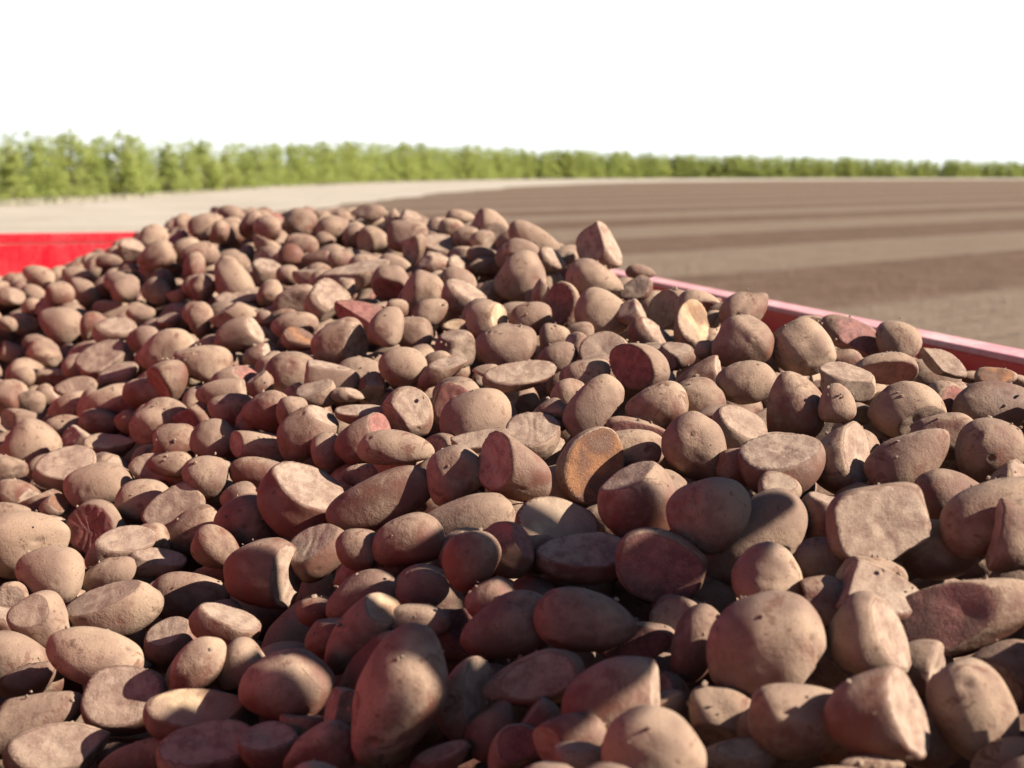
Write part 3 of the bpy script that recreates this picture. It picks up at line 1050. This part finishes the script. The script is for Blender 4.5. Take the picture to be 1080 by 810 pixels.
# fill the rest of the bed
grid = {}
def gkey(p): return (int(math.floor(p[0]/.12)), int(math.floor(p[1]/.12)), int(math.floor(p[2]/.12)))
def gadd(p, r): grid.setdefault(gkey(p), []).append((p[0], p[1], p[2], r))
def gfree(p, r, tol):
    kx, ky, kz = gkey(p)
    for i in (-1, 0, 1):
        for j in (-1, 0, 1):
            for k in (-1, 0, 1):
                for q in grid.get((kx+i, ky+j, kz+k), ()):
                    if (q[0]-p[0])**2+(q[1]-p[1])**2+(q[2]-p[2])**2 < (tol*(q[3]+r))**2: return False
    return True
for s in spuds:
    a, b, c = s['ax']
    if a > 1.35*b:        # long ones claim two spheres
        d = s['R'][:, 0]*(a-b)*.7
        gadd(s['P']+d, b); gadd(s['P']-d, b)
    else: gadd(s['P'], (a*b*c)**(1/3))
rg = np.random.default_rng(77)
def rot_rand(rg, flat=True):
    q = rg.normal(size=4)
    if flat:      # long axis mostly level
        az = rg.uniform(0, 2*math.pi); til = rg.normal()*.35; rl = rg.uniform(0, 6.28)
        return np.array(Matrix.Rotation(az, 3, 'Z') @ Matrix.Rotation(til, 3, 'Y') @ Matrix.Rotation(rl, 3, 'X'))
n_cat = len(spuds)
for layer, (dz, tries) in enumerate([(0.0, 26000), (-.022, 14000), (-.055, 16000), (-.10, 10000)]):
    U = rg.uniform(0, 1, (tries, 2))
    yy = y0+.05 + (y1-y0-.1)*U[:, 1]; xx = xl+.06+(xr-xl-.12)*U[:, 0]
    if layer == 3: yy = y0+.05+(3.2-y0)*U[:, 1]
    wx = xx*NR[0]+yy*AX[0]; wy = xx*NR[1]+yy*AX[1]
    hz = tH(np.stack([wx, wy], 1))
    for i in range(tries):
        r = rg.uniform(.029, .038)
        if layer == 1: r *= .85
        z = CAMZ + hz[i] + dz + rg.normal()*(.022 if layer == 0 else .008)
        if wy[i] < 0.9 and math.hypot(wx[i], wy[i]) < .25 and z > CAMZ-.3: continue
        p = np.array([wx[i], wy[i], z])
        if not gfree(p, r, 0.93 if layer == 0 else .88): continue
        if wy[i] > .3:
            px, py, d = proj(p)
            if -40 < px < W+40 and -40 < py < Hh+40:
                rp = r*F/d; bad = False
                for ox, oy in ((0, 0), (.8, 0), (-.8, 0), (0, .8), (0, -.8), (.55, .55), (-.55, .55), (.55, -.55), (-.55, -.55)):
                    X_, Y_ = int(px+ox*rp), int(py+oy*rp)
                    if 0 <= X_ < W and 0 <= Y_ < Hh and ZC[Y_, X_] < 1e8 and ZC[Y_, X_] > d - r*1.0 - .004: bad = True; break
                if bad: continue
                if py-rp < crest(px): continue
                cx_, cy_ = int(min(max(px, 0), W-1))//CS, int(min(max(py, 0), Hh-1))//CS
                if cov[cy_, cx_] > .45 and d < zmean[cy_, cx_] + .125: continue
                if cov[cy_, cx_] > .45: r = max(r, .033)
        gadd(p, r)
        el = rg.uniform(1.0, 1.5)
        a = r*el**.75; b = r*el**-.25; c = b*rg.uniform(.85, 1.0)
        s = dict(P=p, ax=(a, b, c), R=rot_rand(rg), cut=None, flesh='n', tone=rg.choice(list('nnprpd')), phrase='', layer=layer)
        if rg.random() < .45:
            nn = rg.normal(size=3); nn[0] *= 1.5; nn /= np.linalg.norm(nn)
            s['cut'] = (nn, rg.uniform(.15, .65)); s['ncut'] = nn; s['flesh'] = rg.choice(list('nnnnnnnry'))
        spuds.append(s)
# image footprint of each
for i, s in enumerate(spuds):
    if i < n_cat: s['vis'] = int((IDB == i).sum()) if False else 0; continue
    if s['P'][1] < .45: s['px'] = None; continue
    px, py, d = proj(s['P'])
    s['x'], s['y'], s['D'] = px, py, d
    C2 = (RC.T @ s['R'])
    A = np.array(s['ax']); M = (C2[:2]*A) @ (C2[:2]*A).T
    ev, evec = np.linalg.eigh(M)
    a = math.sqrt(ev[1])*F/d; b = math.sqrt(ev[0])*F/d; ang = math.atan2(evec[1, 1], evec[0, 1])
    cz = math.sqrt(((C2[2]*A)**2).sum())
    s['L'], s['S'], s['a'] = 2*a, 2*b, ang
    raster(px, py, a, b, ang, d, cz, i, ZB, IDB)
cnt = np.bincount(IDB[IDB >= 0].ravel(), minlength=len(spuds))
for i, s in enumerate(spuds): s['vis'] = int(cnt[i])
order = sorted(range(len(spuds)), key=lambda i: -spuds[i]['vis'])
indiv = [i for i in order[:300] if spuds[i]['vis'] > 0]
indiv_set = set(indiv)
print('potatoes', len(spuds), 'catalogue', n_cat, 'smallest single', spuds[indiv[-1]]['vis'], 'visible', int((cnt > 12).sum()))

# ------------------------------------------------------------------ potato shapes
_ico = {}
def ico(level):
    if level not in _ico:
        bm = bmesh.new(); bmesh.ops.create_icosphere(bm, subdivisions=level, radius=1.0)
        V = np.array([v.co[:] for v in bm.verts]); Fc = np.array([[v.index for v in f.verts] for f in bm.faces]); bm.free()
        _ico[level] = (V/np.linalg.norm(V, axis=1)[:, None], Fc)
    return _ico[level]
TONE = {'n': .50, 'p': .75, 'r': .18, 'd': .32}
FL = {'n': 0.0, 'r': 1.0, 'y': 2.0, 'o': 3.0}
def spud_geo(s, level, seed, fit):
    rg = np.random.default_rng(seed)
    V, Fc = ico(level)
    ax = np.array(s['ax'])
    d = V.copy()
    f = np.ones(len(V))
    for k in range(6):                         # lumps
        w = rg.normal(size=3)*rg.uniform(1.2, 2.6); f += rg.uniform(.014, .046)*np.sin(d @ w + rg.uniform(0, 6.28))
    for k in range(5):
        w = rg.normal(size=3)*rg.uniform(4, 7); f += rg.uniform(.002, .007)*np.sin(d @ w + rg.uniform(0, 6.28))
    pit = np.zeros(len(V))
    if level >= 4:
        for k in range(rg.integers(3, 8)):     # eyes
            c = rg.normal(size=3); c[0] *= 1.3; c /= np.linalg.norm(c)
            g = ((d-c)**2).sum(1); w = rg.uniform(.06, .13)
            e = np.exp(-g/(w*w)); brow = np.exp(-(np.sqrt(g)-w*1.5)**2/(w*.7)**2)
            f += -.06*e*rg.uniform(.5, 1.3) + .010*brow
            pit = np.maximum(pit, np.exp(-g/(w*.5)**2)*rg.uniform(.3, 1))
    p = d*f[:, None]
    sq = rg.uniform(.84, 1.06) if not any(w_ in s['phrase'] for w_ in ('square', 'block', 'cylinder', 'angular')) else .66                  # slightly boxy or slightly pointed
    p = np.sign(p)*np.abs(p)**sq
    tp = rg.uniform(-.3, .3)*(.35 if 'long' in s['phrase'] else 1); p[:, 1:] *= (1+tp*p[:, 0])[:, None]
    p[:, 1] += rg.uniform(-.12, .12)*(p[:, 0]**2-.4)
    p = p*ax
    cutw = np.zeros(len(V))
    if s['cut'] is not None:
        nl = s['ncut']; dd = s['cut'][1]
        planes = [(nl, dd)]
        if rg.random() < .25:                  # some are quartered
            n2 = np.cross(nl, rg.normal(size=3)); n2 /= np.linalg.norm(n2)
            if n2[2] < 0 and fit: n2 = -n2
            planes.append((n2, rg.uniform(.45, .8)))
        for (nn, dd) in planes:
            su = (p @ nn).max()
            h0 = dd*su
            cc = nn*(h0-.55*su)
            q = p-cc
            nq = q @ nn; h = .55*su
            wv = np.cross(nn, [.3, .5, .8]); wv /= np.linalg.norm(wv); w2 = np.cross(nn, wv)
            tq = q - nq[:, None]*nn
            rad = np.linalg.norm(tq, axis=1)/ax.max()
            rel = 1 - .10*np.exp(-(rad/.55)**2)*rg.uniform(0, 1.2)
            for k in range(7):
                w = (wv*rg.normal()+w2*rg.normal())*rg.uniform(2, 9)/ax.max()
                rel += rg.uniform(.003, .012)*np.sin(tq @ w + rg.uniform(0, 6.28))
            sfac = np.where(nq > 1e-6, h*rel/np.maximum(nq, 1e-6), 9.0)
            kk = .03
            hh = np.clip(.5+.5*(sfac-1)/kk, 0, 1)
            fac = sfac*(1-hh)+1*hh - kk*hh*(1-hh)
            p = cc + q*np.minimum(fac, 1.0)[:, None]
            cutw = np.maximum(cutw, np.clip((1.0-sfac)/.06+.35, 0, 1))
    if fit:
        lo, hi = p[:, :2].min(0), p[:, :2].max(0)
        p[:, :2] = (p[:, :2]-(lo+hi)/2)*(2*ax[:2]/(hi-lo))
    pit *= (1-cutw)
    return p.astype(np.float32), Fc, cutw, pit, rg

def set_attrs(me, pco, cutw, pit, rnd, dust, flesh):
    for nm, arr in (('cut', cutw), ('pit', pit), ('rnd', rnd), ('dust', dust), ('flesh', flesh)):
        a = me.attributes.new(nm, 'FLOAT', 'POINT'); a.data.foreach_set('value', np.asarray(arr, np.float32))
    a = me.attributes.new('pco', 'FLOAT_VECTOR', 'POINT'); a.data.foreach_set('vector', np.asarray(pco, np.float32).ravel())

def np_mesh(name, V, Fc):
    me = bpy.data.meshes.new(name)
    me.vertices.add(len(V)); me.vertices.foreach_set('co', np.asarray(V, np.float32).ravel())
    nf = len(Fc); me.loops.add(nf*3); me.loops.foreach_set('vertex_index', np.asarray(Fc, np.int32).ravel())
    me.polygons.add(nf); me.polygons.foreach_set('loop_start', np.arange(0, nf*3, 3, dtype=np.int32))
    me.polygons.foreach_set('loop_total', np.full(nf, 3, np.int32))
    me.polygons.foreach_set('use_smooth', np.ones(nf, bool))
    me.update(calc_edges=True)
    return me

# labels: landmarks by their look, the others by their place beside a landmark
land = [i for i in indiv if spuds[i]['phrase']]
def small_desc(s):
    el = s['ax'][0]/s['ax'][1]; sz = s['ax'][0]*s['ax'][1]
    w = 'small' if sz < .0011 else ('large' if sz > .0018 else 'medium')
    sh = 'long' if el > 1.6 else ('oval' if el > 1.22 else 'round')
    return f"{w} {sh} {'cut' if s['cut'] else 'whole'} potato"
dirs = ['right of', 'above right of', 'above', 'above left of', 'left of', 'below left of', 'below', 'below right of']
labels = {}
slots = {}
for i in indiv:
    s = spuds[i]
    if s['phrase']: labels[i] = 'the ' + s['phrase'] + ', in the heap'; continue
    c = sorted(land, key=lambda j: (spuds[j]['x']-s['x'])**2+(spuds[j]['y']-s['y'])**2)[:1][0]
    t = spuds[c]
    dr = dirs[int(round(math.atan2(-(s['y']-t['y']), s['x']-t['x'])/(math.pi/4))) % 8]
    slots.setdefault((c, dr), []).append((math.hypot(s['x']-t['x'], s['y']-t['y']), i))
near_words = ['just', 'second', 'third', 'fourth', 'fifth', 'sixth', 'seventh', 'eighth', 'ninth', 'tenth', 'eleventh', 'twelfth']
for (c, dr), lst in slots.items():
    lst.sort()
    for k, (_, i) in enumerate(lst):
        ph = spuds[c]['phrase']; de = small_desc(spuds[i])
        for q_ in (de, de.replace(' whole', ''), ' '.join(de.split()[i2] for i2 in (0, -2, -1)), ' '.join(de.split()[-2:])):
            labels[i] = f"{q_} just {dr} the {ph}" if k == 0 else f"{q_}, {near_words[k]} {dr} the {ph}"
            if len(labels[i].split()) <= 16: break

for i in indiv:
    s = spuds[i]
    big = max(s['L'], s['S'])
    V, Fc, cutw, pit, rg_ = spud_geo(s, 5 if big > 52 else 4, 1000+i, i < n_cat)
    name = 'cut_potato' if s['cut'] is not None else 'potato'
    me = np_mesh(name, V, Fc)
    nv = len(V); off = rg_.uniform(0, 50, 3)
    set_attrs(me, V+off, cutw, pit, np.full(nv, rg_.random()), np.full(nv, TONE[s['tone']]+rg_.normal()*.07), np.full(nv, FL[s['flesh']]))
    me.materials.append(MAT_P)
    o = bpy.data.objects.new(name, me); COL.objects.link(o)
    M = Matrix(s['R'].tolist()).to_4x4(); M.translation = Vector(s['P'].tolist())
    o.matrix_world = M
    tag(o, labels[i], 'potato', 'potatoes heaped in the trailer')

# all the others, one mass
AV, AF, AC, AP, AR, AD, AFl, APC = [], [], [], [], [], [], [], []
base = 0
for i, s in enumerate(spuds):
    if i in indiv_set: continue
    if i >= n_cat and s['vis'] < 1 and (s.get('layer', 0) == 3 or (s.get('layer', 0) == 2 and s['P'][1] < 1.6)): continue
    big = s.get('L', 20) if s['vis'] > 0 else 10
    lv = 4 if (big > 45 and s['vis'] > 60) else (3 if big > 17 else 2)
    V, Fc, cutw, pit, rg_ = spud_geo(s, lv, 1000+i, i < n_cat)
    nv = len(V); off = rg_.uniform(0, 50, 3)
    AV.append(V @ s['R'].T + s['P']); AF.append(Fc+base); base += nv
    AC.append(cutw); AP.append(pit); AR.append(np.full(nv, rg_.random())); AD.append(np.full(nv, TONE[s['tone']]+rg_.normal()*.07)); AFl.append(np.full(nv, FL[s['flesh']])); APC.append(V+off)
# the unseen body of the heap below them
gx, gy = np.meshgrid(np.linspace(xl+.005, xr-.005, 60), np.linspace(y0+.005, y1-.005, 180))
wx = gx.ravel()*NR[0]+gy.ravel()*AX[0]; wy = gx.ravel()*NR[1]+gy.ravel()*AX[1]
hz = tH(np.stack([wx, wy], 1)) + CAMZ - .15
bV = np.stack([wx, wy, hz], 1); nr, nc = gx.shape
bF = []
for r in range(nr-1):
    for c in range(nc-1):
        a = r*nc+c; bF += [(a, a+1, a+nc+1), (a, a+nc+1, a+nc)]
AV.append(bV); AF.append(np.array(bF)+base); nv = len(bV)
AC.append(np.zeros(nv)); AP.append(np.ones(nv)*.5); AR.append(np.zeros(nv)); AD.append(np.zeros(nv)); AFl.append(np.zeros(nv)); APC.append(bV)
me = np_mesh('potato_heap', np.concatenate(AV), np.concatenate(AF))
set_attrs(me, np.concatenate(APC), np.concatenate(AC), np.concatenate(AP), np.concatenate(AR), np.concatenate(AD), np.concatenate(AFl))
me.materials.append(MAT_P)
heap = bpy.data.objects.new('potato_heap', me); COL.objects.link(heap)
tag(heap, 'mass of smaller dusty potatoes filling the trailer between and behind the near ones', 'potatoes', kind='stuff')
print('heap verts', len(me.vertices))

# loose crumbs of dry soil caught on the potatoes
def crumbs():
    rg = np.random.default_rng(9)
    Vi, Fi = ico(1); V = []; Fc = []; base = 0
    near = [i for i in order[:260]]
    for i in near:
        s = spuds[i]
        if s['D'] > 2.4: continue
        for k in range(rg.integers(2, 9)):
            d = rg.normal(size=3); d[2] = abs(d[2])*1.2+.25; d /= np.linalg.norm(d)       # on its upward side
            dl = s['R'].T @ d; a = np.array(s['ax'])
            r = 1/np.sqrt(((dl/a)**2).sum())
            if s['cut'] is not None:
                sup = np.sqrt(((s['ncut']*a)**2).sum())*s['cut'][1]; nd = dl @ s['ncut']
                if nd*r > sup*.9: continue
            sz = rg.uniform(.0008, .0024)*(1.4 if rg.random() < .12 else 1)
            p = s['P'] + d*(r*.985)
            v = Vi*(1+rg.uniform(-.35, .35, len(Vi)))[:, None]*sz*rg.uniform(.6, 1.3, 3)
            V.append(v+p); Fc.append(Fi+base); base += len(Vi)
    me = np_mesh('soil_crumbs', np.concatenate(V), np.concatenate(Fc))
    me.polygons.foreach_set('use_smooth', np.zeros(len(me.polygons), bool))
    me.materials.append(plain('dry_soil', (0.30, 0.215, 0.15), (0.16, 0.105, 0.075), 60, 1.0, 0))
    o = bpy.data.objects.new('soil_crumbs', me); COL.objects.link(o)
    tag(o, 'crumbs of dry soil scattered over the near potatoes', 'soil', kind='stuff')
crumbs()
